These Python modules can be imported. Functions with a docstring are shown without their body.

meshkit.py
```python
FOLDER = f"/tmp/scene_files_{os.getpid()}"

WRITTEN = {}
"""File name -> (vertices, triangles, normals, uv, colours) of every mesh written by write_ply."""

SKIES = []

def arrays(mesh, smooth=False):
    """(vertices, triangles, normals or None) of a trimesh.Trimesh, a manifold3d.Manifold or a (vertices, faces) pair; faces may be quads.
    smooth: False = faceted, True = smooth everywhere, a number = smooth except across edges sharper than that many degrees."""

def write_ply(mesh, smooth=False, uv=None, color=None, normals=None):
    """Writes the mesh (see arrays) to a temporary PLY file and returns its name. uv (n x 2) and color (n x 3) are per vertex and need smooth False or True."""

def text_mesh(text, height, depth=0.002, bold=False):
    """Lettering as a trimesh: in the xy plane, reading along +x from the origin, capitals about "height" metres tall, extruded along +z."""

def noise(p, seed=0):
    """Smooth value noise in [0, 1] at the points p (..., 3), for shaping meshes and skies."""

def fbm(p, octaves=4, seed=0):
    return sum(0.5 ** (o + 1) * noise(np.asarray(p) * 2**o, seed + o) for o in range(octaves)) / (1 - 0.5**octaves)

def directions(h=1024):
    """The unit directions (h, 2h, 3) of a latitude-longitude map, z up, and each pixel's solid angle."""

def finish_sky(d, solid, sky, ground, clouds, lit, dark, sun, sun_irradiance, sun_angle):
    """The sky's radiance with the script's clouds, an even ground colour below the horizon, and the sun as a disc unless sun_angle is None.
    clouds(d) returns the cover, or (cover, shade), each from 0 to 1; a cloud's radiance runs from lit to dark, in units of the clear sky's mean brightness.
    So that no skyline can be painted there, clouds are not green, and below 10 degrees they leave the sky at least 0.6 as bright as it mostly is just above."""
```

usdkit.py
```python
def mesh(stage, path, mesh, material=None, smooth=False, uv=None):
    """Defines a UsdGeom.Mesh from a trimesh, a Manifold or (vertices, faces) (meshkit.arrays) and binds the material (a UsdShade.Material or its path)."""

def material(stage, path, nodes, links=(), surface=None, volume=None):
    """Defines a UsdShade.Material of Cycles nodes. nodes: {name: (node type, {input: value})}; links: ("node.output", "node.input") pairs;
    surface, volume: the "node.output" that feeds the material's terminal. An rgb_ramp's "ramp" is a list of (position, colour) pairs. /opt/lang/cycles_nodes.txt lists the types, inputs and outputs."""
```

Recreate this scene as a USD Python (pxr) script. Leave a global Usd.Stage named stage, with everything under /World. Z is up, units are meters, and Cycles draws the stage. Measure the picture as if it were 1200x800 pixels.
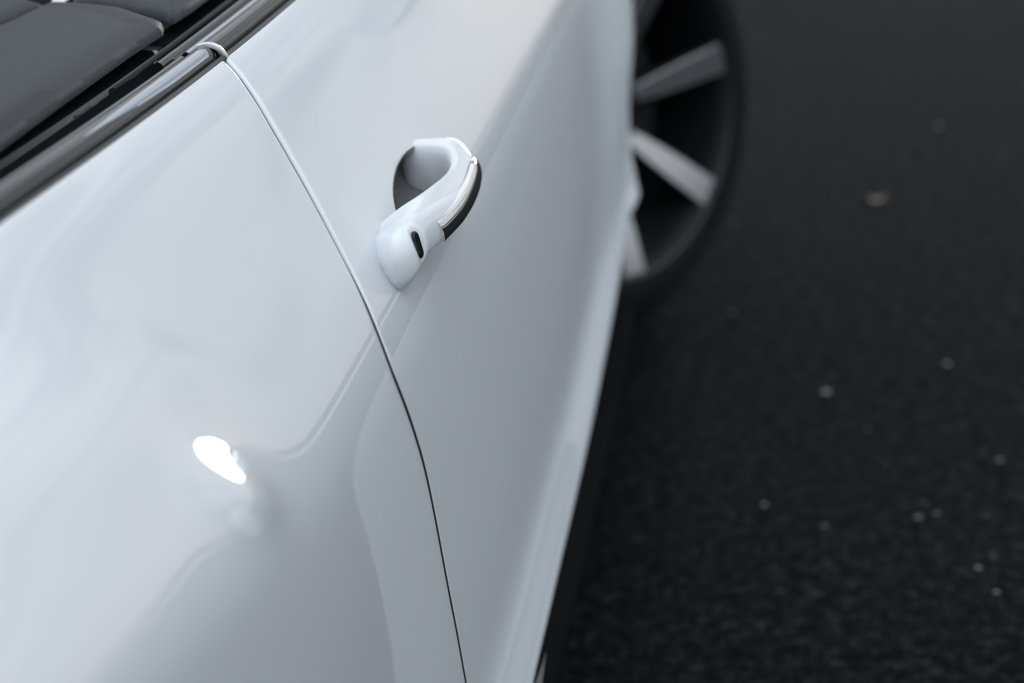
import math, random
import numpy as np
import trimesh
import usdkit, meshkit
from pxr import Usd, UsdGeom, UsdLux, UsdShade, Gf, Sdf
from scipy.interpolate import BSpline, PchipInterpolator, CubicSpline
from scipy.spatial import Delaunay, cKDTree
from shapely.geometry import Polygon, Point, LineString
import shapely

rng = np.random.default_rng(7)
stage = Usd.Stage.CreateInMemory()
world = UsdGeom.Xform.Define(stage, '/World')
stage.SetDefaultPrim(world.GetPrim())

# ------------------------------------------------------------------ camera
CAM = (0.37252932, -1.62085965, 1.2810241)
YAW, PITCH, ROLL = -0.193920003, 0.360508263, 0.154532591
fw = np.array([math.sin(YAW) * math.cos(PITCH), math.cos(YAW) * math.cos(PITCH), -math.sin(PITCH)])
r0 = np.array([math.cos(YAW), -math.sin(YAW), 0.0])
d0 = np.cross(fw, r0)
rr = math.cos(ROLL) * r0 + math.sin(ROLL) * d0
dd = -math.sin(ROLL) * r0 + math.cos(ROLL) * d0
cam = UsdGeom.Camera.Define(stage, '/World/camera')
M = Gf.Matrix4d(*rr, 0, *(-dd), 0, *(-fw), 0, *CAM, 1)
cam.AddTransformOp().Set(M)
cam.CreateHorizontalApertureAttr(36.0)
cam.CreateVerticalApertureAttr(24.0)
cam.CreateFocalLengthAttr(71.977)
cam.CreateFStopAttr(3.4)
cam.CreateFocusDistanceAttr(1.70)
cam.CreateClippingRangeAttr((0.02, 1000.0))
cam.GetPrim().CreateAttribute('exposure', Sdf.ValueTypeNames.Float).Set(0.10)

# ------------------------------------------------------------------ sky and sun (bright overcast)
SUN = np.array([0.070, 0.990, 0.080]); SUN /= np.linalg.norm(SUN)
elev, rot = math.asin(SUN[2]), math.atan2(SUN[0], SUN[1])
sky = UsdLux.DomeLight.Define(stage, '/World/sky')
sky.GetPrim().SetCustomDataByKey('kind', 'structure')
msky = usdkit.material(stage, '/World/Looks/sky', {
    'tc': ('texture_coordinate', {}),
    'map': ('mapping', {'scale': (1.0, 1.0, 2.2)}),
    's': ('sky_texture', {'sky_type': 'single_scattering', 'sun_disc': False, 'sun_elevation': elev, 'sun_rotation': rot}),
    'n': ('noise_texture', {'scale': 3.6, 'detail': 6.0, 'roughness': 0.55, 'distortion': 0.4}),
    'r': ('rgb_ramp', {'ramp': [(0.0, (4.0, 4.6, 5.3)), (0.42, (5.0, 5.6, 6.3)), (0.48, (7.0, 7.5, 8.1)), (0.53, (9.2, 9.5, 9.9)), (1.0, (11.0, 11.1, 11.2))]}),
    'sx': ('separate_xyz', {}), 'gr': ('map_range', {'from_min': 0.0, 'from_max': 0.50, 'to_min': 0.84, 'to_max': 1.95, 'clamp': True}),
    'cg': ('combine_color', {}), 'mg': ('mix', {'mix_type': 'multiply', 'fac': 1.0}),
    'mx': ('mix', {'fac': 0.94}),
    'b': ('background_shader', {'strength': 0.066})},
    [('tc.generated', 'map.vector'), ('map.vector', 'n.vector'), ('n.fac', 'r.fac'), ('tc.generated', 'sx.vector'), ('sx.z', 'gr.value'), ('gr.result', 'cg.r'), ('gr.result', 'cg.g'), ('gr.result', 'cg.b'), ('r.color', 'mg.color1'), ('cg.color', 'mg.color2'), ('s.color', 'mx.color1'), ('mg.color', 'mx.color2'), ('mx.color', 'b.color')], surface='b.background')
UsdShade.MaterialBindingAPI.Apply(sky.GetPrim()).Bind(msky)
sun = UsdLux.DistantLight.Define(stage, '/World/sun')
sun.CreateIntensityAttr(0.17); sun.CreateAngleAttr(10.0); sun.CreateNormalizeAttr(True)
sun.CreateColorAttr(Gf.Vec3f(1.0, 0.97, 0.93))
zz = SUN; xx = np.cross([0, 0, 1.0], zz); xx /= np.linalg.norm(xx); yy = np.cross(zz, xx)
sun.AddTransformOp().Set(Gf.Matrix4d(*xx, 0, *yy, 0, *zz, 0, 0, 0, 30, 1))

# ------------------------------------------------------------------ helpers
L = '/World/Looks/'
def mat(name, nodes, links=(), surface='p.BSDF'):
    return usdkit.material(stage, L + name, nodes, links, surface=surface)
used = {}
def path_of(name, parent=None):
    base = (str(parent.GetPath()) if parent else '/World') + '/' + name
    n = used.get(base, 0); used[base] = n + 1
    return base if n == 0 else f'{base}_{n:03d}'
def thing(name, label, cat, loc=(0, 0, 0), group=None):
    x = UsdGeom.Xform.Define(stage, path_of(name)); x.AddTranslateOp().Set(Gf.Vec3d(*map(float, loc)))
    return tag(x.GetPrim(), label, cat, group)
def tag(o, label=None, cat=None, group=None, kind=None):
    for k, v in (('label', label), ('category', cat), ('group', group), ('kind', kind)):
        if v: o.SetCustomDataByKey(k, v)
    return o
def obj(name, m, material, parent=None, smooth=40, label=None, kind=None):
    o = usdkit.mesh(stage, path_of(name, parent), m, material, smooth=smooth).GetPrim()
    return tag(o, label, kind=kind)
def cat(ms):
    return trimesh.util.concatenate([m if isinstance(m, trimesh.Trimesh) else trimesh.Trimesh(*m, process=False) for m in ms])
def sstep(a, b, x):
    t = np.clip((np.asarray(x, float) - a) / (b - a), 0, 1); return t * t * (3 - 2 * t)
def grid_faces(ni, nj, flip=False, off=0):
    i, j = np.meshgrid(np.arange(ni - 1), np.arange(nj - 1), indexing='ij')
    a = (i * nj + j).ravel(); q = np.stack([a, a + nj, a + nj + 1, a + 1], 1) + off
    if flip: q = q[:, ::-1]
    return np.vstack([q[:, [0, 1, 2]], q[:, [0, 2, 3]]])
def sweep(pts, prof, up=(0, 0, 1), closed_prof=True, scale=None, caps=True):
    """prof (k,2) in (side, up) swept along pts"""
    P = np.asarray(pts, float); T = np.gradient(P, axis=0); T /= np.linalg.norm(T, axis=1, keepdims=True)
    U = np.broadcast_to(np.asarray(up, float), P.shape)
    S = np.cross(T, U); S /= np.linalg.norm(S, axis=1, keepdims=True); U = np.cross(S, T)
    pr = np.asarray(prof, float); sc = np.ones(len(P)) if scale is None else np.asarray(scale)
    V = P[:, None] + sc[:, None, None] * (pr[None, :, 0, None] * S[:, None] + pr[None, :, 1, None] * U[:, None])
    k = len(pr)
    if closed_prof:
        V = np.concatenate([V, V[:, :1]], 1); k += 1
    v = V.reshape(-1, 3); f = grid_faces(len(P), k)
    if caps and closed_prof:
        for e, fl in ((0, False), (len(P) - 1, True)):
            c = len(v); v = np.vstack([v, V[e].mean(0)]); ids = np.arange(k - 1) + e * k
            tri = np.stack([np.full(k - 1, c), ids, ids + 1], 1); f = np.vstack([f, tri[:, ::-1] if fl else tri])
    m = trimesh.Trimesh(v, f, process=False); m.merge_vertices(); m.fix_normals(); return m
def lathe(prof, n=96):
    """prof (axial x, radius) revolved round the x axis"""
    pr = np.asarray(prof, float); a = np.linspace(0, 2 * np.pi, n, endpoint=False)
    V = np.stack([np.broadcast_to(pr[:, 0], (n, len(pr))), np.cos(a)[:, None] * pr[:, 1], np.sin(a)[:, None] * pr[:, 1]], -1)
    V = np.concatenate([V, V[:1]], 0)
    m = trimesh.Trimesh(V.reshape(-1, 3), grid_faces(n + 1, len(pr)), process=False); m.merge_vertices(); m.fix_normals(); return m
def rbox(lo, hi, r=0.01):
    lo, hi = np.asarray(lo, float), np.asarray(hi, float)
    import manifold3d
    s = manifold3d.Manifold.sphere(r, 16)
    return manifold3d.Manifold.batch_hull([s.translate([x, y, z]) for x in (lo[0] + r, hi[0] - r) for y in (lo[1] + r, hi[1] - r) for z in (lo[2] + r, hi[2] - r)])

# ------------------------------------------------------------------ materials
paint = mat('white_paint', {
    'p': ('principled_bsdf', {'base_color': (0.58, 0.62, 0.66), 'roughness': 0.6, 'specular_ior_level': 0.2, 'coat_weight': 1.0, 'coat_roughness': 0.006, 'coat_ior': 1.6})})
gloss_black = mat('gloss_black', {'p': ('principled_bsdf', {'base_color': (0.004, 0.006, 0.007), 'roughness': 0.03, 'ior': 1.5})})
chrome = mat('chrome', {'p': ('principled_bsdf', {'base_color': (0.78, 0.79, 0.80), 'metallic': 1.0, 'roughness': 0.06})})
satin = mat('satin_metal', {'p': ('principled_bsdf', {'base_color': (0.74, 0.75, 0.76), 'metallic': 1.0, 'roughness': 0.28})})
chrome_streak_m = mat('dark_chrome_sky_streak', {'p': ('principled_bsdf', {'base_color': (0.38, 0.42, 0.48), 'metallic': 1.0, 'roughness': 0.10})})  # bluish tone holds the sky streak on the moulding; window strip shares it
recess_shade_m = mat('recess_shade_grey', {'p': ('principled_bsdf', {'base_color': (0.13, 0.135, 0.138), 'roughness': 0.3, 'coat_weight': 0.5, 'coat_roughness': 0.03})})  # grey stands for white paint in the shade of the hand recess
rubber = mat('black_rubber', {'p': ('principled_bsdf', {'base_color': (0.010, 0.013, 0.015), 'roughness': 0.55})})
dark = mat('dark_cavity', {'p': ('principled_bsdf', {'base_color': (0.004, 0.005, 0.006), 'roughness': 0.8})})
skirt_m = mat('skirt_black', {'p': ('principled_bsdf', {'base_color': (0.0022, 0.0032, 0.0046), 'roughness': 0.6, 'specular_ior_level': 0.015})})
leather = mat('grey_leather', {
    'tc': ('geometry', {}), 'v': ('voronoi_texture', {'scale': 700.0, 'feature': 'distance_to_edge'}), 'n': ('noise_texture', {'scale': 9.0, 'detail': 4.0}),
    'r': ('rgb_ramp', {'ramp': [(0.3, (0.025, 0.0285, 0.036)), (0.7, (0.031, 0.035, 0.043))]}),
    'bp': ('bump', {'strength': 0.25, 'distance': 0.0006}),
    'p': ('principled_bsdf', {'roughness': 0.55, 'specular_ior_level': 0.12})},
    [('tc.position', 'v.vector'), ('tc.position', 'n.vector'), ('n.fac', 'r.fac'), ('r.color', 'p.base_color'), ('v.distance', 'bp.height'), ('bp.normal', 'p.normal')])
tyre_m = mat('tyre_rubber', {'tc': ('texture_coordinate', {}), 'n': ('noise_texture', {'scale': 30.0, 'detail': 4.0}),
    'r': ('rgb_ramp', {'ramp': [(0.3, (0.004, 0.0055, 0.007)), (0.7, (0.007, 0.0085, 0.010))]}),
    'p': ('principled_bsdf', {'roughness': 0.75, 'specular_ior_level': 0.12})}, [('tc.object', 'n.vector'), ('n.fac', 'r.fac'), ('r.color', 'p.base_color')])
rim_m = mat('rim_black', {'p': ('principled_bsdf', {'base_color': (0.004, 0.005, 0.006), 'roughness': 0.45, 'specular_ior_level': 0.2})})
alloy_m = mat('machined_alloy', {'p': ('principled_bsdf', {'base_color': (0.68, 0.70, 0.74), 'metallic': 1.0, 'roughness': 0.26})})
rim_edge_m = mat('rim_edge', {'p': ('principled_bsdf', {'base_color': (0.05, 0.052, 0.056), 'metallic': 1.0, 'roughness': 0.4})})
steel_m = mat('brake_steel', {'p': ('principled_bsdf', {'base_color': (0.05, 0.05, 0.052), 'metallic': 1.0, 'roughness': 0.5})})
glass_m = mat('clear_glass', {'t': ('transparent_bsdf', {'color': (0.9, 0.93, 0.92)}), 'g': ('glossy_bsdf', {'roughness': 0.01, 'color': (1, 1, 1)}), 'f': ('fresnel', {'IOR': 1.5}), 'm': ('mix_closure', {})},
    [('f.fac', 'm.fac'), ('t.BSDF', 'm.closure1'), ('g.BSDF', 'm.closure2')], surface='m.closure')
asphalt = mat('asphalt', {
    'tc': ('geometry', {}),
    'n1': ('noise_texture', {'scale': 105.0, 'detail': 3.0, 'roughness': 0.6}), 'n2': ('noise_texture', {'scale': 1.3, 'detail': 4.0}),
    'n3': ('noise_texture', {'scale': 42.0, 'detail': 4.0, 'roughness': 0.65}),
    'v': ('voronoi_texture', {'scale': 75.0, 'feature': 'f1'}), 'vc': ('separate_color', {}),
    'r1': ('rgb_ramp', {'ramp': [(0.34, (0.0008, 0.0015, 0.0022)), (0.5, (0.0044, 0.0060, 0.0072)), (0.66, (0.0140, 0.0168, 0.0184))]}),
    'r2': ('rgb_ramp', {'ramp': [(0.3, (0.80, 0.82, 0.84)), (0.7, (1.2, 1.19, 1.17))]}),
    'r3': ('rgb_ramp', {'ramp': [(0.38, (0.15, 0.17, 0.20)), (0.47, (0.70, 0.73, 0.76)), (0.55, (1.15, 1.15, 1.15)), (0.66, (2.4, 2.35, 2.25))]}),
    'r4': ('rgb_ramp', {'ramp': [(0.0, (0.8, 0.8, 0.8)), (0.93, (1.15, 1.15, 1.15)), (0.975, (1.8, 1.75, 1.7))]}),
    'm1': ('mix', {'mix_type': 'multiply', 'fac': 1.0}), 'm2': ('mix', {'mix_type': 'multiply', 'fac': 1.0}), 'm3': ('mix', {'mix_type': 'multiply', 'fac': 1.0}),
    'bp': ('bump', {'strength': 0.9, 'distance': 0.004}),
    'p': ('principled_bsdf', {'roughness': 0.9, 'specular_ior_level': 0.03})},
    [('tc.position', 'n1.vector'), ('tc.position', 'n2.vector'), ('tc.position', 'n3.vector'), ('tc.position', 'v.vector'), ('n1.fac', 'r1.fac'), ('n2.fac', 'r2.fac'), ('n3.fac', 'r3.fac'),
     ('v.color', 'vc.color'), ('vc.r', 'r4.fac'), ('r1.color', 'm1.color1'), ('r2.color', 'm1.color2'), ('m1.color', 'm2.color1'), ('r3.color', 'm2.color2'), ('m2.color', 'm3.color1'), ('r4.color', 'm3.color2'),
     ('m3.color', 'p.base_color'), ('n1.fac', 'bp.height'), ('bp.normal', 'p.normal')])
stone_m = mat('pale_stone', {'oi': ('object_info', {}), 'r': ('rgb_ramp', {'ramp': [(0.0, (0.03, 0.032, 0.034)), (1.0, (0.17, 0.168, 0.162))]}), 'p': ('principled_bsdf', {'roughness': 0.8})}, [('oi.random', 'r.fac'), ('r.color', 'p.base_color')])
leaf_m = mat('dry_leaf', {'p': ('principled_bsdf', {'base_color': (0.17, 0.15, 0.12), 'roughness': 0.7})})

# ------------------------------------------------------------------ the body side surface: S(y, s), s = 0 belt .. 1 sill underside
ARCH_F, ARCH_R, ARCH_RAD = (1.793, 0.372), (-0.96, 0.372), 0.405
def belt_x(y): return np.interp(y, [-1.7, -0.9, -0.465, -0.332, -0.181, 0.002, 0.226, 0.6, 1.2, 2.6], [-.225, -.190, -.165, -.157, -.150, -.146, -.141, -.138, -.15, -.22])
YS = np.linspace(-1.8, 2.8, 240)
from scipy.ndimage import gaussian_filter1d
_bx = CubicSpline(YS, gaussian_filter1d(belt_x(YS), 9, mode='nearest'))
_bz = CubicSpline(YS, gaussian_filter1d(np.interp(YS, [-1.8, -0.6, 0, 0.6, 1.2, 2.6], [.955, .947, .930, .928, .90, .74]), 10, mode='nearest'))
_sz = CubicSpline(YS, gaussian_filter1d(np.interp(YS, [-1.8, 0.0, .115, .66, 1.08, 1.31, 1.45, 2.8], [.25, .25, .252, .262, .293, .327, .35, .36]), 4, mode='nearest'))
# slope -dx/dz of the door skin by height: rolled belt, inclined shoulder, crease at about .76, upright flank
_mz = np.array([.60, .65, .69, .71, .725, .740, .752, .765, .78, .80, .82, .84, .86, .88, .90, .915, .93])
_mm = np.array([0, .008, .03, .11, .24, .42, .54, .62, .645, .67, .68, .70, .72, .74, .80, 1.0, 1.5])
_zf = np.linspace(.60, .93, 661); _mf = np.interp(_zf, _mz, _mm); _xf = -np.concatenate([[0], np.cumsum((_mf[1:] + _mf[:-1]) / 2 * np.diff(_zf))])
_zt = np.array([.930, .926, .915, .900, .880, .855, .830, .805, .785, .770, .758, .747, .737, .726, .713, .695, .665, .62])
_xt = np.interp(_zt, _zf, _xf)
def rails(y):
    y = np.asarray(y, float); bx, bz, sz = _bx(y), _bz(y), _sz(y); o = np.ones_like(y); k = bz - .93
    w = 1 - .85 * sstep(.95, 1.35, y); up = UP(y)
    X = [x0 * o + (bx - _xt[0]) * sstep(.75, .93, z0) for x0, z0 in zip(_xt, _zt)]
    Z = [z0 + k * sstep(.70, .93, z0) + up * float(sstep(.56, .70, z0) * sstep(.935, .80, z0)) for z0 in _zt]
    X += [-.004 * o, -.009 * w, -.015 * w, -.0155 * w, -.003 * o, .007 * o, .001 * o, -.035 * o]
    Z += [.51 * o, sz + .165, sz + .095, sz + .056, sz + .036, sz + .015, sz + .000, sz - .006]
    return np.stack(X, -1), np.stack(Z, -1)
def UP(y): return .240 * .5 * ((-.44 - y) + np.sqrt((-.44 - y) ** 2 + .05 ** 2))
NC = len(_zt) + 8
_kn = np.concatenate([[0] * 3, np.linspace(0, 1, NC - 2), [1] * 3])
def S(y, s):
    y, s = np.broadcast_arrays(np.asarray(y, float), np.asarray(s, float)); sh = y.shape
    y, s = y.ravel(), np.clip(s.ravel(), 0, 1)
    B = BSpline.design_matrix(np.minimum(s, 1 - 1e-12), _kn, 3).toarray()
    X, Z = rails(y); x, z = (B * X).sum(1), (B * Z).sum(1)
    # rear haunch
    y0 = -.355 - 1.9 * np.maximum(0, z - .55) ** 2
    t = y0 - y
    g = .050 * .5 * (t + np.sqrt(t * t + .05 ** 2)) * sstep(-.30, .10, t)
    zc = .757 + UP(y)
    kz = sstep(zc + .055, zc - .045, z) * (0.35 + 0.65 * sstep(.28, .48, z))
    x = x + g * kz
    # the nose of the haunch: a short ledge where the shoulder line starts
    x = x + .0105 * np.exp(-((z - .788 + .25 * (y + .550)) / .025) ** 2 - ((y + .556) / .048) ** 2)
    # front wing swelling round the wheel
    rf = np.hypot(y - ARCH_F[0], z - ARCH_F[1])
    x = x + .032 * np.exp(-((rf - .40) / .15) ** 2) * sstep(.36, .60, z) * sstep(.95, .80, z)
    x = x + .012 * np.exp(-((rf - .405) / .06) ** 2) * sstep(.50, .34, z)
    # hand recess behind the door handle
    q = np.hypot((y - .108) / .104, (z - .766 - .03 * (y - .07)) / .031)
    x = x - .046 * sstep(1.0, .40, q)
    return np.stack([x, y, z], -1).reshape(*sh, 3)
def SN(y, s, e=1e-4):
    y, s = np.broadcast_arrays(np.asarray(y, float), np.asarray(s, float))
    a = S(y + e, s) - S(y - e, s); s1, s2 = np.clip(s + e, 0, 1), np.clip(s - e, 0, 1)
    n = np.cross(S(y, s1) - S(y, s2), a); n /= np.linalg.norm(n, axis=-1, keepdims=True) + 1e-12
    return n
_st = np.linspace(0, 1, 400)
def s_of_z(y, z):
    p = S(np.full(400, y), _st)[:, 2]; return float(np.interp(-z, -p, _st))
# seam between rear quarter and door: measured points (y, z)
seam_z = np.array([.18, .24, .30, .36, .39, .445, .502, .550, .613, .650, .689, .718, .740, .758, .776, .797, .813, .852, .873, .895, .915, .931, .96])
seam_y = np.array([.000, -.035, -.065, -.092, -.103, -.118, -.133, -.142, -.155, -.168, -.184, -.196, -.191, -.172, -.153, -.135, -.120, -.086, -.068, -.049, -.028, -.008, .03])
_zd = np.linspace(.18, .96, 400)
_seam = CubicSpline(_zd, gaussian_filter1d(PchipInterpolator(seam_z, seam_y)(_zd), 7, mode='nearest'))
def y_seam(s, front=False):
    out = []
    for q in np.atleast_1d(s):
        y = -.1
        for _ in range(6): y = float(_seam(S(y, q)[2]))
        out.append(y)
    return np.array(out)
def arch_s(y, c):
    d = ARCH_RAD ** 2 - (y - c[0]) ** 2
    return 1.0 if d <= 0 else s_of_z(y, c[1] + math.sqrt(d))
def panel(P, N, r=0.0035, depth=.018, r_last=None, r_first=None):
    """P (i,j,3) with outward normals N: the sheet with its four edges rolled inwards."""
    ni, nj = P.shape[:2]
    v, f = [P.reshape(-1, 3)], [grid_faces(ni, nj)]
    off = ni * nj
    def edge(B, IN, Nn, fl, r=r):
        nonlocal off
        r = np.asarray(r, float); r = r[:, None] if r.ndim else r
        T = B - IN; T -= (T * Nn).sum(-1, keepdims=True) * Nn; T /= np.linalg.norm(T, axis=-1, keepdims=True) + 1e-12
        rows = [B]
        for th in np.radians([18, 36, 54, 72, 90]): rows.append(B + r * math.sin(th) * T - r * (1 - math.cos(th)) * Nn)
        rows.append(B + r * T - (r + depth) * Nn)
        Q = np.stack(rows, 0); v.append(Q.reshape(-1, 3)); f.append(grid_faces(len(rows), Q.shape[1], flip=fl, off=off)); off += Q.shape[0] * Q.shape[1]
    edge(P[0], P[1], N[0], True, r if r_first is None else r_first); edge(P[-1], P[-2], N[-1], False, r_last or r)
    edge(P[:, 0], P[:, 1], N[:, 0], False); edge(P[:, -1], P[:, -2], N[:, -1], True)
    m = trimesh.Trimesh(np.vstack(v), np.vstack(f), process=False); m.merge_vertices(digits_vertex=6)
    m.update_faces(m.nondegenerate_faces()); 
    if (m.face_normals[: 50] * 1).mean(0)[0] < 0: m.invert()
    return m
def nonuni(a, b, fine, coarse, lo, hi):
    out = [a]
    while out[-1] < b - 1e-6: out.append(min(b, out[-1] + (fine if lo <= out[-1] < hi else coarse)))
    return np.array(out)

# ------------------------------------------------------------------ the car
car = thing('convertible_car', 'white open-top car with dark grey leather and black belt trim', 'car')
GAP = .0019
sv = np.concatenate([np.linspace(0, .05, 14)[:-1], np.linspace(.05, .19, 16)[:-1], np.linspace(.19, .55, 75)[:-1], np.linspace(.55, 1, 60)])
ys = y_seam(sv)
# rear quarter
u = np.concatenate([np.linspace(0, .42, 36)[:-1], np.linspace(.42, 1, 170)])
yq = -1.75 + (ys[None, :] - GAP - .0060 + 1.75) * u[:, None]
Sg = np.broadcast_to(sv[None], yq.shape)
qm = panel(S(yq, Sg), SN(yq, Sg), r_last=.0060)
fc = qm.triangles_center; qm.update_faces(np.hypot(fc[:, 1] - ARCH_R[0], fc[:, 2] - ARCH_R[1]) > ARCH_RAD); qm.remove_unreferenced_vertices()
quarter = obj('rear_quarter_panel', qm, paint, car, smooth=True)
_a = np.linspace(math.radians(-18), math.radians(198), 90); _ay, _az = ARCH_R[0] + (ARCH_RAD + .004) * np.cos(_a), ARCH_R[1] + (ARCH_RAD + .004) * np.sin(_a)
_lp = np.array([S(y_, s_of_z(y_, z_)) for y_, z_ in zip(_ay, _az)])
obj('arch_lip', sweep(_lp, [(-.012, -.012), (.012, -.012), (.012, .003), (.006, .006), (-.006, .006), (-.012, .003)], up=(1, 0.01, 0.02)), paint, car, smooth=50)
# door
YF = 1.255
u = np.concatenate([np.linspace(0, .02, 6)[:-1], np.linspace(.02, .30, 130)[:-1], np.linspace(.30, .98, 70)[:-1], np.linspace(.98, 1, 6)])
rd = .0012 + .0020 * sstep(.74, .80, S(ys, sv)[:, 2])
yd = (ys + GAP + rd)[None, :] * (1 - u[:, None]) + (YF - GAP - .002) * u[:, None]
Sg = np.broadcast_to(sv[None], yd.shape)
obj('door', panel(S(yd, Sg), SN(yd, Sg), r=.0025, r_first=rd), paint, car, smooth=True)
_dp = .0034 + .0020 * sstep(.74, .80, S(ys, sv)[:, 2])
_sp = S(ys + GAP - .0014, sv) - _dp[:, None] * SN(ys + GAP - .0014, sv)
_th = np.linspace(0, 2 * np.pi, 8, endpoint=False)
obj('door_seal', sweep(_sp[::-1], np.stack([.0022 * np.cos(_th), .0028 * np.sin(_th)], 1), up=(1, .02, .01), caps=False), rubber, car, smooth=True)  # added black bead: shade inside the door gap put into its colour
# front wing
yw = np.concatenate([np.linspace(YF + GAP + .002, 1.375, 14)[:-1], ARCH_F[0] - (ARCH_RAD + .002) * np.cos(np.linspace(0, math.pi, 90)), np.linspace(2.21, 2.62, 20)])
yw = np.unique(np.round(yw, 5))
smax = np.array([arch_s(y, ARCH_F) for y in yw])
yg = np.broadcast_to(yw[:, None], (len(yw), len(sv))); Sg = sv[None] * smax[:, None]
obj('front_wing', panel(S(yg, Sg), SN(yg, Sg), r=.006, depth=.03), paint, car, smooth=True)
# dark inner structure behind the gaps
yb = np.linspace(-.52, 1.36, 90); sb = np.linspace(.0, 1, 60)
Yb, Sb = np.meshgrid(yb, sb, indexing='ij'); Pb = S(Yb, Sb) - .022 * SN(Yb, Sb)
Pb[..., 0] -= .050 * np.exp(-(np.hypot((Yb - .108) / .13, (Pb[..., 2] - .766) / .06)) ** 4)
obj('inner_body', trimesh.Trimesh(Pb.reshape(-1, 3), grid_faces(*Pb.shape[:2]), process=False), dark, car, smooth=True)
# side skirt under the sill
ysk = np.linspace(-.50, 1.30, 60)
psk = np.array([(-.10, .03), (-.046, .012), (-.030, -.012), (-.024, -.055), (-.006, -.068), (-.002, -.074), (-.006, -.084), (-.03, -.087), (-.25, -.087), (-.25, .03)])
pts = np.stack([np.zeros_like(ysk), ysk, _sz(ysk) - .012 * 1.0 - 0 * ysk], -1); pts[:, 2] = .245 + .25 * (_sz(ysk) - .25)
obj('side_skirt', sweep(pts, psk), skirt_m, car, smooth=35)
# chrome blade tucked under the sill at the back
yc = np.linspace(-.45, .19, 40)
obj('sill_strip', sweep(np.stack([.002 + 0 * yc, yc, _sz(yc) - .011], -1), [(-.006, -.004), (.004, -.004), (.006, 0), (.004, .004), (-.006, .004)], scale=np.clip((.19 - yc) / .12, .05, 1)), satin, car, smooth=50)

# ---- belt mouldings: gloss black rails along the top of quarter and door
def belt_curve(y, dx, dz): return np.stack([_bx(y) + dx, y, _bz(y) + dz], -1)
def rail(name, y, dx, dz, prof, m, taper=None, label=None):
    return obj(name, sweep(belt_curve(y, dx, dz), prof, scale=taper), m, car, smooth=45, label=label)
def bump_prof(w, h, n=14, skew=0.0):
    t = np.linspace(0, np.pi, n); return [(w / 2 * math.cos(a) + skew * math.sin(a), h * math.sin(a)) for a in t] + [(-w / 2, -.012), (w / 2, -.012)]
yr, yf = np.linspace(-1.3, -.0015, 90), np.linspace(.0045, 1.0, 80)
for yy_ in (yr, yf):
    rail('belt_seal', yy_, -.0045, -.001, bump_prof(.007, .0035), rubber)
rail('belt_moulding', yr, -.021, .000, bump_prof(.024, .012), gloss_black)
rail('belt_moulding', yf, -.020, .000, bump_prof(.022, .013), gloss_black)
yi = np.linspace(-.37, -.006, 60)  # added strip: sky reflection on the moulding put into its colour
rail('bright_inlay', yi, -.0155, .0102, [(-.0055 + r_ * math.cos(math.radians(a_)), -.0102 + r_ * math.sin(math.radians(a_))) for r_, an in ((.0126, (30, 40, 50, 60, 70, 80)), (.0108, (80, 70, 60, 50, 40, 30))) for a_ in an], chrome_streak_m, np.clip((yi + .37) / .26, .03, 1) * np.clip((-.004 - yi) / .012, .2, 1))
rail('moulding_rib', yr, -.040, -.004, bump_prof(.013, .010), gloss_black)
rail('moulding_rib', yr, -.054, -.009, bump_prof(.012, .008), gloss_black)
rail('window_strip', yf, -.0375, .002, bump_prof(.0085, .006), chrome_streak_m)
rail('window_seal', yf, -.049, -.004, bump_prof(.012, .007), rubber)
rail('window_seal', yf, -.064, -.008, bump_prof(.012, .010), gloss_black)
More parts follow.
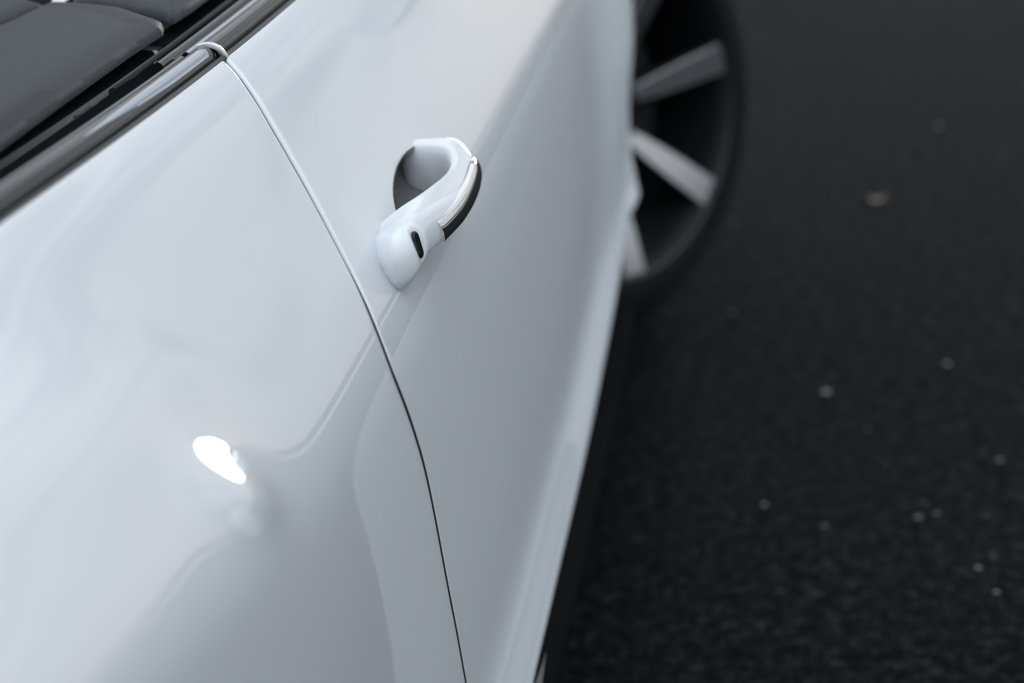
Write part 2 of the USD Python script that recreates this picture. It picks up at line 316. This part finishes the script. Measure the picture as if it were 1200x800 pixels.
# bright clip over the joint
a = np.linspace(math.radians(-12), math.radians(112), 22)
cl = np.stack([_bx(.0) - .018 + .0165 * np.cos(a), np.full(22, .0015), .930 - .001 + .0165 * np.sin(a)], -1)
def clip_band():
    w, rows = [(-.0024, 0), (-.0018, .0010), (0, .0014), (.0018, .0010), (.0024, 0), (.0024, -.003), (-.0024, -.003)], []
    nrm = np.stack([np.cos(a), 0 * a, np.sin(a)], -1)
    V = cl[:, None] + np.array([q[0] for q in w])[None, :, None] * np.array([0, 1.0, 0]) + np.array([q[1] for q in w])[None, :, None] * nrm[:, None]
    V = np.concatenate([V, V[:, :1]], 1); v = V.reshape(-1, 3); k = V.shape[1]; f = grid_faces(len(a), k)
    for e in (0, len(a) - 1):
        c = len(v); v = np.vstack([v, V[e].mean(0)]); ids = np.arange(k - 1) + e * k; f = np.vstack([f, np.stack([np.full(k - 1, c), ids, ids + 1], 1)])
    m = trimesh.Trimesh(v, f, process=False); m.merge_vertices(); m.fix_normals(); return m
obj('joint_clip', clip_band(), satin, car, smooth=40)

# ---- padded panels: a plan outline, its edge rolled over
def inflate(poly, R, H, bottom=None, step=.006, rings=9):
    """mesh of a plan outline whose height falls from H over the last R metres before the outline; closed by a mirrored underside unless bottom is a depth."""
    pts = [np.array(poly.exterior.coords)[:-1]]
    per = poly.exterior
    n = max(40, int(per.length / (step * .8)))
    pts = [np.array([per.interpolate(t, normalized=True).coords[0] for t in np.linspace(0, 1, n, endpoint=False)])]
    for t in np.linspace(0, 1, rings)[1:]:
        q = poly.buffer(-R * t ** 1.7 - 2e-5)
        for g in getattr(q, 'geoms', [q]):
            if g.is_empty: continue
            e = g.exterior; k = max(12, int(e.length / (step * (.8 + .2 * t)))); pts.append(np.array([e.interpolate(w, normalized=True).coords[0] for w in np.linspace(0, 1, k, endpoint=False)]))
    core = poly.buffer(-R - step * .5)
    if not core.is_empty:
        x0, y0, x1, y1 = core.bounds; gx, gy = np.meshgrid(np.arange(x0, x1, step), np.arange(y0, y1, step * .87), indexing='ij')
        gx = gx + (np.arange(gx.shape[1]) % 2)[None] * step / 2
        q = np.stack([gx.ravel(), gy.ravel()], 1); q = q[shapely.contains_xy(core, q[:, 0], q[:, 1])]; pts.append(q)
    p = np.vstack(pts); nb = n
    tri = Delaunay(p).simplices; c = p[tri].mean(1); tri = tri[shapely.contains_xy(poly.buffer(1e-6), c[:, 0], c[:, 1])]
    a2 = np.cross(p[tri[:, 1]] - p[tri[:, 0]], p[tri[:, 2]] - p[tri[:, 0]]); tri[a2 < 0] = tri[a2 < 0][:, ::-1]; tri = tri[np.abs(a2) > 1e-12]
    d = shapely.distance(shapely.points(p), per); d[:nb] = 0
    t = np.clip(d / R, 0, 1); h = H * np.sqrt(np.maximum(0, 1 - (1 - t) ** 2))
    return p, h, tri, nb
def pad_mesh(poly, zf, R, H, depth, step=.0045):
    p, h, tri, nb = inflate(poly, R, H, step=step)
    z = zf(p[:, 0], p[:, 1]); v = np.column_stack([p, z - H + h])
    low = v[:nb].copy(); low[:, 2] -= depth; off = len(v); v = np.vstack([v, low])
    i = np.arange(nb); j = (i + 1) % nb
    f = np.vstack([tri, np.stack([i, off + i, off + j], 1), np.stack([i, off + j, j], 1)])
    m = trimesh.Trimesh(v, f, process=False); m.fix_normals(); return m
#PADS
pads = [
    [(-.240, -.75), (-.240, -.30), (-.236, -.15), (-.230, .0), (-.224, .072), (-.231, .098), (-.247, .119), (-.29, .176), (-.329, .209), (-.367, .236), (-.390, .243), (-.398, .215), (-.4075, .154), (-.44, .06), (-.50, -.08), (-.62, -.28), (-.72, -.48), (-.75, -.75)],
    [(-.400, .252), (-.432, .291), (-.469, .308), (-.56, .33), (-.80, .33), (-.82, -.20), (-.82, -.73), (-.757, -.73), (-.727, -.47), (-.627, -.27), (-.507, -.07), (-.447, .07), (-.4145, .160), (-.405, .218)],
    [(-.228, .112), (-.240, .133), (-.294, .190), (-.333, .223), (-.365, .246), (-.374, .262), (-.376, .34), (-.376, .70), (-.222, .70), (-.222, .30), (-.224, .16)]]
for k, q in enumerate(pads):
    poly = Polygon(q).buffer(.003).buffer(-.0055).buffer(.0025)
    obj('leather_panel', pad_mesh(poly, lambda x, y: .958 + 0 * x, .034, .013, .003), leather, car, smooth=True)
# small bright catch between the panels, interior side trim, dark cabin tub
obj('catch', rbox((-.398, .262, .925), (-.381, .33, .952), .006), chrome, car, smooth=40)
t_ = np.linspace(-.9, .9, 60)
obj('side_trim', sweep(belt_curve(t_, -.072, -.020), [(-.040, .018), (-.022, .018), (-.017, .016), (-.015, .011), (-.002, .006), (.004, .006), (.006, .0035), (.012, .0035), (.016, 0), (.016, -.09), (-.040, -.09)]), gloss_black, car, smooth=40)
obj('cabin_tub', cat([trimesh.creation.box(bounds=[(-1.72, -.95, .35), (-.20, 1.0, .40)]), trimesh.creation.box(bounds=[(-.225, -.95, .40), (-.205, 1.0, .885)]), trimesh.creation.box(bounds=[(-1.72, 1.0, .35), (-.20, 1.05, .90)]), trimesh.creation.box(bounds=[(-1.72, -1.0, .35), (-.20, -.95, .90)])]), dark, car, smooth=False)

# ---- door handle: a hooked bar, its plan outline, rounded all round
hp = Polygon([(-.048, -.056), (-.033, -.082), (-.0180, -.109), (-.0070, -.110), (.0015, -.094), (.0070, -.068), (.0105, -.035), (.0155, -.008), (.0205, .020), (.0240, .055), (.0250, .090), (.0240, .120), (.0215, .142), (.0165, .161), (.0070, .178), (-.006, .188), (-.025, .193), (-.060, .195),
              (-.060, .160), (-.032, .158), (-.018, .154), (-.008, .145), (-.0015, .130), (.0005, .112), (.0, .090), (-.0025, .065), (-.007, .038), (-.0125, .012), (-.019, -.012), (-.030, -.020), (-.060, -.024), (-.062, -.034)])
hp = hp.buffer(.004).buffer(-.007).buffer(.003)
_c = np.array([hp.exterior.interpolate(t, normalized=True).coords[0] for t in np.linspace(0, 1, 900, endpoint=False)])
hp = Polygon(gaussian_filter1d(_c, 18, axis=0, mode='wrap'))
HR = .024
def edge_radius(y): return .0100 + .008 * sstep(-.035, -.085, y)
def hz(x, y, side):
    top = .7965 - .38 * (np.sqrt((x + .001) ** 2 + .005 ** 2) + (x + .001)) - .005 * sstep(-.045, -.105, y)
    _q = -.012 - x
    top = top - .62 * .5 * (_q + np.sqrt(_q * _q + .006 ** 2)) * sstep(.015, -.045, y)
    bot = .7565 - .013 * sstep(-.045, -.095, y) + .075 * np.maximum(0, y - .02) + .10 * np.maximum(0, y - .13)
    bot = bot - .034 * sstep(.004, -.026, x) * sstep(.105, .150, y)
    mid, half = (top + bot) / 2, (top - bot) / 2
    return mid + side * half
pp, hh, tri, nb = inflate(hp, HR, 1.0, step=.0022, rings=16)
hh = 1 - np.sqrt(np.maximum(0, 1 - hh * hh)); hh = np.clip(hh * HR / edge_radius(pp[:, 1]), 0, 1); hh = np.sqrt(np.maximum(0, 1 - (1 - hh) ** 2)) ** .9
zm = hz(pp[:, 0], pp[:, 1], 0 * hh)
v = np.vstack([np.column_stack([pp, hz(pp[:, 0], pp[:, 1], hh)]), np.column_stack([pp, hz(pp[:, 0], pp[:, 1], -hh)])]); off = len(pp)
t2 = tri.copy(); mp = np.arange(len(pp)) + off; mp[:nb] = np.arange(nb); t2 = mp[t2][:, ::-1]
hm = trimesh.Trimesh(v, np.vstack([tri, t2]), process=False); hm.remove_unreferenced_vertices(); hm.fix_normals()
# the sensor slot sits in a shallow dish on the rear of the bar
_, fi = (None, None); tgt = np.array([.0015, -.068, .7745])
vi = int(cKDTree(hm.vertices).query(tgt)[1]); c0, n_ = hm.vertices[vi].copy(), hm.vertex_normals[vi].copy()
ex = np.array([0.0, .12, 1.0]); ex -= ex.dot(n_) * n_; ex /= np.linalg.norm(ex); ey = np.cross(n_, ex)
rel = hm.vertices - c0; q = np.hypot(rel @ ex / .0185, rel @ ey / .0125); dn = .0030 * sstep(1.0, .35, q) * (np.abs(rel @ n_) < .012)
hm.vertices = hm.vertices - dn[:, None] * n_
handle = obj('door_handle', hm, paint, car, smooth=True)
# chrome strip let into its outer side
bd = hp.exterior; ring = np.array([bd.interpolate(t, normalized=True).coords[0] for t in np.linspace(0, 1, 900)])
ring = ring[ring[:, 0] > .004]; ring = ring[(ring[:, 1] > -.024) & (ring[:, 1] < .166)]; ring = ring[np.argsort(ring[:, 1])]
tt = np.linspace(0, 1, 70); kk = np.linspace(0, 1, len(ring)); e = np.stack([gaussian_filter1d(np.interp(tt, kk, ring[:, 0]), 2, mode='nearest'), np.interp(tt, kk, ring[:, 1])], 1)
tan = np.gradient(e, axis=0); tan /= np.linalg.norm(tan, axis=1, keepdims=True); nr = np.stack([tan[:, 1], -tan[:, 0]], 1)
rows = []
for (o_, h_) in [(-.006, .0100), (-.0024, .0098), (-.0012, .0094), (.0008, .0062), (.0022, .0022), (.0028, -.0012), (.0028, -.0052), (.0018, -.0080), (-.0010, -.0092), (-.006, -.0095)]:
    h_ = h_ * (1 - .55 * sstep(.75, 1, tt)); o2 = o_ - .0040 * sstep(.93, 1, tt); rows.append(np.column_stack([e + nr * o2[:, None], .7695 + .055 * np.maximum(0, e[:, 1] - .03) + h_]))
R_ = np.stack(rows, 0); cm = trimesh.Trimesh(R_.reshape(-1, 3), grid_faces(len(rows), 70), process=False)
cm = cat([cm] + [trimesh.Trimesh(np.vstack([c_, c_.mean(0)]), [[i, i + 1, len(c_)] for i in range(len(c_) - 1)], process=False) for c_ in (R_[:, 0], R_[:, -1])])
cm.fix_normals()
obj('chrome_strip', cm, chrome, handle, smooth=30)
def capsule(a_, b_, hgt, n=40):
    th = np.linspace(0, 2 * np.pi, n, endpoint=False); cx = np.where(np.cos(th) > 0, a_ - b_, -(a_ - b_)); ring = np.stack([cx + b_ * np.cos(th), b_ * np.sin(th)], 1)
    V = []
    for sc, h in ((1, -.006), (1, -.0024), (.93, hgt * .75 - .0024), (.8, hgt - .0024), (.4, hgt * .9 - .0024)): V.append(c0 + (ring[:, :1] * sc) * ex + (ring[:, 1:] * sc) * ey + h * n_)
    V = np.stack(V, 0); V = np.concatenate([V, V[:, :1]], 1); v = np.vstack([V.reshape(-1, 3), V[-1, :-1].mean(0)]); k = n + 1
    f = np.vstack([grid_faces(5, k), [[4 * k + i, 4 * k + i + 1, 5 * k] for i in range(n)]]); m = trimesh.Trimesh(v, f, process=False); m.merge_vertices(); m.fix_normals(); return m
obj('sensor_slot', capsule(.0115, .0052, .0008), gloss_black, handle, smooth=40)
# thin dark seal round the recess
def tube(pts, r, n=8):
    th = np.linspace(0, 2 * np.pi, n, endpoint=False); return sweep(pts, np.stack([r * np.cos(th), r * np.sin(th)], 1), up=(1, 0.02, 0.01), caps=False)
th = np.linspace(0, 2 * np.pi, 160)
ry, rz = .108 + .1015 * np.cos(th), .766 + .0302 * np.sin(th); rz = rz + .03 * (ry - .07)
rs = np.array([s_of_z(a_, b_) for a_, b_ in zip(ry, rz)]); rp = S(ry, rs)
obj('recess_seal', tube(rp + np.array([-.0002, 0, 0]), .0008), rubber, car, smooth=True)
# cup laid over the recess, the shade of the bowl put into its grey
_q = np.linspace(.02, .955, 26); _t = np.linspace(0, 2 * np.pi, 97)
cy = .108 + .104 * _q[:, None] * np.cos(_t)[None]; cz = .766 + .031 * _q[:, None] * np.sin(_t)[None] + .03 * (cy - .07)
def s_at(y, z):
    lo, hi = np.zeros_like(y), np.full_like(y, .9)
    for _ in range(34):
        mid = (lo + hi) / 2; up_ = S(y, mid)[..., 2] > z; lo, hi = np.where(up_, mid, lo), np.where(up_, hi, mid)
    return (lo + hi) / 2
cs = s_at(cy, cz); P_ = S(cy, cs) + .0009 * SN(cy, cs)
shade_cup = trimesh.Trimesh(P_.reshape(-1, 3), grid_faces(*P_.shape[:2]), process=False)
if shade_cup.face_normals[:, 0].mean() < 0: shade_cup.invert()
obj('recess_lining', shade_cup, recess_shade_m, car, smooth=True)

# ---- wheels
def wheel(loc, steer):
    x = UsdGeom.Xform.Define(stage, path_of('wheel', car)); x.AddTranslateOp().Set(Gf.Vec3d(*loc)); x.AddRotateZOp().Set(-steer)
    w = x.GetPrim()
    tyre = [(-.03, .284), (-.004, .289), (.004, .297), (.006, .312), (.002, .335), (-.006, .350), (-.018, .361), (-.032, .367), (-.040, .3695), (-.060, .371), (-.0605, .364), (-.0685, .364), (-.069, .371), (-.12, .372), (-.1205, .364), (-.1285, .364), (-.129, .372), (-.19, .371), (-.215, .366), (-.24, .350), (-.25, .320), (-.245, .300)]
    obj('tyre', lathe(tyre, 120), tyre_m, w, smooth=35)
    rim = [(-.24, .296), (-.20, .262), (-.10, .258), (-.03, .266), (-.012, .274), (-.003, .281), (.0010, .285), (.0025, .288), (.0005, .291), (-.008, .292)]
    obj('rim', lathe(rim, 120), rim_m, w, smooth=40)
    obj('rim_edge', lathe([(.0006, .2825), (.0030, .2850), (.0040, .2875), (.0030, .2895), (.0005, .2902)], 120), rim_edge_m, w, smooth=40)
    obj('hub', lathe([(-.12, .0), (-.12, .075), (-.075, .078), (-.066, .070), (-.058, .045), (-.054, .038), (-.054, .0)], 60), rim_m, w, smooth=35)
    obj('brake_disc', lathe([(-.135, .10), (-.135, .195), (-.105, .195), (-.105, .10)], 72), steel_m, w, smooth=30)
    for k in range(7):
        th = math.radians(5.0 - 51.43 * k); c, s_ = math.cos(th), math.sin(th)
        # radial stations: r, half-width, face depth
        st = [(.055, .012, -.066), (.085, .0135, -.057), (.14, .0195, -.041), (.20, .0235, -.024), (.25, .0255, -.011), (.280, .028, -.004)]
        V = []
        for (r_, hw, fx) in st:
            pr = [(fx - .055, -hw * .7), (fx - .006, -hw - .006), (fx - .001, -hw - .001), (fx - .001, hw + .001), (fx - .006, hw + .006), (fx - .055, hw * .7)]
            V.append([(a_, r_ * c - b_ * s_, r_ * s_ + b_ * c) for a_, b_ in pr])
        V = np.array(V); V = np.concatenate([V, V[:, :1]], 1); m = trimesh.Trimesh(V.reshape(-1, 3), grid_faces(6, 7), process=False); m.merge_vertices(); m.fix_normals()
        sp = obj('spoke', m, rim_m, w, smooth=30)
        V = []
        for (r_, hw, fx) in st[1:]:
            pr = [(fx - .001, -hw), (fx + .0006, -hw + .0012), (fx + .0006, hw - .0012), (fx - .001, hw)]
            V.append([(a_, r_ * c - b_ * s_, r_ * s_ + b_ * c) for a_, b_ in pr])
        V = np.array(V); m = trimesh.Trimesh(V.reshape(-1, 3), grid_faces(5, 4), process=False)
        if m.face_normals[:, 0].mean() < 0: m.invert()
        obj('polished_face' , m, alloy_m, w, smooth=20)
    return w
wheel((-.0274, 1.7762, .372), 33.36)
wheel((-.02, -.96, .372), 0.0)
# wheel housings
def housing(c):
    a_ = np.linspace(-.15, math.pi + .15, 40); v = []
    for x_ in (-.012, -.36): v.append(np.stack([np.full(40, x_), c[0] + .43 * np.cos(a_), c[1] + .43 * np.sin(a_)], -1))
    V = np.stack(v, 0); m1 = trimesh.Trimesh(V.reshape(-1, 3), grid_faces(2, 40), process=False)
    V2 = np.vstack([V[1], [[-.36, c[0], c[1] - .1]]]); m2 = trimesh.Trimesh(V2, [[i, i + 1, 40] for i in range(39)], process=False)
    return cat([m1, m2])
obj('wheel_housing', housing(ARCH_F), dark, car, smooth=False)
obj('wheel_housing', housing(ARCH_R), dark, car, smooth=False)
# bonnet, rear deck, far side and floor, simply shaped
def deck(y0, y1, n=40, m_=30):
    yv = np.linspace(y0, y1, n); t = np.linspace(0, 1, m_); X0 = _bx(yv) - .004; X1 = -1.85 - X0
    X = X0[:, None] + (X1 - X0)[:, None] * t[None]; Z = _bz(yv)[:, None] + .055 * (1 - (2 * t[None] - 1) ** 4) - .003
    P = np.stack([X, np.broadcast_to(yv[:, None], X.shape), Z], -1); m = trimesh.Trimesh(P.reshape(-1, 3), grid_faces(n, m_), process=False)
    if m.face_normals[:, 2].mean() < 0: m.invert()
    return m
obj('bonnet', deck(1.02, 2.6), paint, car, smooth=True)
obj('rear_deck', deck(-1.75, -.72), paint, car, smooth=True)
Yl, Sl = np.meshgrid(np.linspace(-1.75, 2.62, 120), np.linspace(0, 1, 50), indexing='ij'); Pl = S(Yl, Sl); Pl[..., 0] = -1.85 - Pl[..., 0]
lm = trimesh.Trimesh(Pl.reshape(-1, 3), grid_faces(120, 50), process=False); lm.invert() if lm.face_normals[:, 0].mean() > 0 else None
obj('far_body_side', lm, paint, car, smooth=True)
obj('underfloor', trimesh.creation.box(bounds=[(-1.78, -1.6, .17), (-.20, 2.5, .26)]), dark, car, smooth=False)
# door mirror (seen only as a reflection in the door)
def ell(c, r, n=3):
    m = trimesh.creation.icosphere(n); m.apply_scale(r); m.apply_translation(c); return m
MC = np.array([.010, 1.02, .995])
mm = ell((0, 0, 0), (.112, .080, .072), 4); vv = mm.vertices.copy(); vv[:, 1] = np.maximum(vv[:, 1], -.030); mm.vertices = vv + MC
mir = obj('door_mirror', mm, paint, car, smooth=50)
gl = np.array([(.103 * math.cos(t), .0645 * math.sin(t)) for t in np.linspace(0, 2 * np.pi, 48, endpoint=False)])
gl = np.column_stack([gl[:, 0], -.044 + .24 * gl[:, 1], gl[:, 1]]); gm = trimesh.Trimesh(np.vstack([gl, [[0, -.044, 0]]]) + MC, [[i, (i + 1) % 48, 48] for i in range(48)], process=False)
if gm.face_normals[0][1] > 0: gm.invert()
obj('mirror_glass', gm, chrome, mir, smooth=False)
obj('mirror_stalk', rbox((-.13, .99, .90), (-.03, 1.05, .985), .012), gloss_black, car, smooth=40)

# ------------------------------------------------------------------ ground and the street around
g = 60.0
def sheet(x0, x1, y0, y1, z, nx=30, ny=40):
    P = np.stack([*np.meshgrid(np.linspace(x0, x1, nx), np.linspace(y0, y1, ny), indexing='ij'), np.full((nx, ny), z)], -1)
    m = trimesh.Trimesh(P.reshape(-1, 3), grid_faces(nx, ny), process=False)
    if m.face_normals[:, 2].mean() < 0: m.invert()
    return m
tag(obj('road', sheet(-300, 300, -300, 300, 0), asphalt, None, smooth=False), kind='structure')
concrete = mat('pale_concrete', {'tc': ('geometry', {}), 'n': ('noise_texture', {'scale': 3.0, 'detail': 6.0}), 'r': ('rgb_ramp', {'ramp': [(0.3, (0.33, 0.32, 0.30)), (0.7, (0.45, 0.43, 0.41))]}), 'p': ('principled_bsdf', {'roughness': 0.85})}, [('tc.position', 'n.vector'), ('n.fac', 'r.fac'), ('r.color', 'p.base_color')])
tag(obj('pavement', rbox((7.0, -40, -.05), (10.0, 80, .13), .03), concrete, None, smooth=40), kind='structure')
tag(obj('pavement', rbox((-8.1, -40, -.05), (-5.5, 80, .13), .03), concrete, None, smooth=40), kind='structure')
# loose stones on the asphalt
def px_ground(u_, v_):
    R = fw + (u_ - 600) / 2399.24 * rr + (v_ - 400) / 2399.24 * dd; k = -CAM[2] / R[2]; return np.array(CAM) + k * R
def stone(sz, seed):
    m = trimesh.creation.icosphere(2); v = m.vertices; v *= (1 + .5 * (meshkit.noise(v * 1.7 + seed * 5.1, seed) - .5))[:, None]; m.vertices = v * np.array([1, .8, .38]) * sz
    m.apply_transform(trimesh.transformations.rotation_matrix(seed * 1.3, [0, 0, 1])); m.apply_translation([0, 0, -m.bounds[0][2]]); return m
STONES = [
    (968, 462, .0080, 'palest and largest loose stone on the dark asphalt right of the door'),
    (966, 618, .0048, 'tiny pale stone on the asphalt directly nearer than the largest stone'),
    (1076, 608, .0055, 'pale stone lying left of its smaller neighbour on the asphalt, lower right'),
    (896, 593, .0046, 'tiny pale stone on the asphalt closest to the car sill'),
    (1098, 603, .0040, 'smaller right stone of the close pair on the asphalt'),
    (1110, 428, .0055, 'dim stone on the asphalt to the right and beyond the largest stone'),
    (1172, 541, .0050, 'small dim stone by itself near the right edge of the asphalt'),
    (1040, 545, .0030, 'faintest speck of stone between the largest stone and the close pair'),
    (1100, 150, .0070, 'dim grey stone on the far asphalt beyond and right of the dry leaf'),
    (887, 46, .0070, 'farthest dim stone on the asphalt just right of the front tyre'),
    (1018, 505, .0036, 'very small stone on the asphalt just right of and nearer than the largest'),
    (860, 262, .0060, 'dim stone on the asphalt beside the lower front tyre, level with its rim'),
    (857, 368, .0060, 'dim stone on the asphalt just nearer than the front tyre contact patch'),
    (1168, 695, .0035, 'nearest tiny stone on the asphalt, lower right corner of the picture'),
    (1146, 667, .0040, 'second nearest tiny stone, just beyond and left of the nearest one')]
for i, (u_, v_, sz, text) in enumerate(STONES):
    q = px_ground(u_, v_); o = obj('loose_stone', stone(sz, i + 1), stone_m)
    UsdGeom.Xformable(o).AddTranslateOp().Set(Gf.Vec3d(float(q[0]), float(q[1]), .001))
    tag(o, text, 'stone', 'small loose stones on the asphalt')
q = px_ground(1028, 236)
lf = np.array([(np.cos(t) * (1 + .15 * np.cos(3 * t)), np.sin(t) * .55, .25 * np.cos(2 * t) + .3) for t in np.linspace(0, 2 * np.pi, 24, endpoint=False)]) * .017
lm = trimesh.Trimesh(np.vstack([lf, [[0, 0, .003]]]), [[i, (i + 1) % 24, 24] for i in range(24)], process=False)
lm = cat([lm, trimesh.Trimesh(lm.vertices - [0, 0, .0006], lm.faces[:, ::-1], process=False)])
o = obj('dry_leaf', lm, leaf_m, None, smooth=30); UsdGeom.Xformable(o).AddTranslateOp().Set(Gf.Vec3d(float(q[0]), float(q[1]), .002))
tag(o, 'small curled dry leaf lying alone on the asphalt beyond the stones', 'leaf')
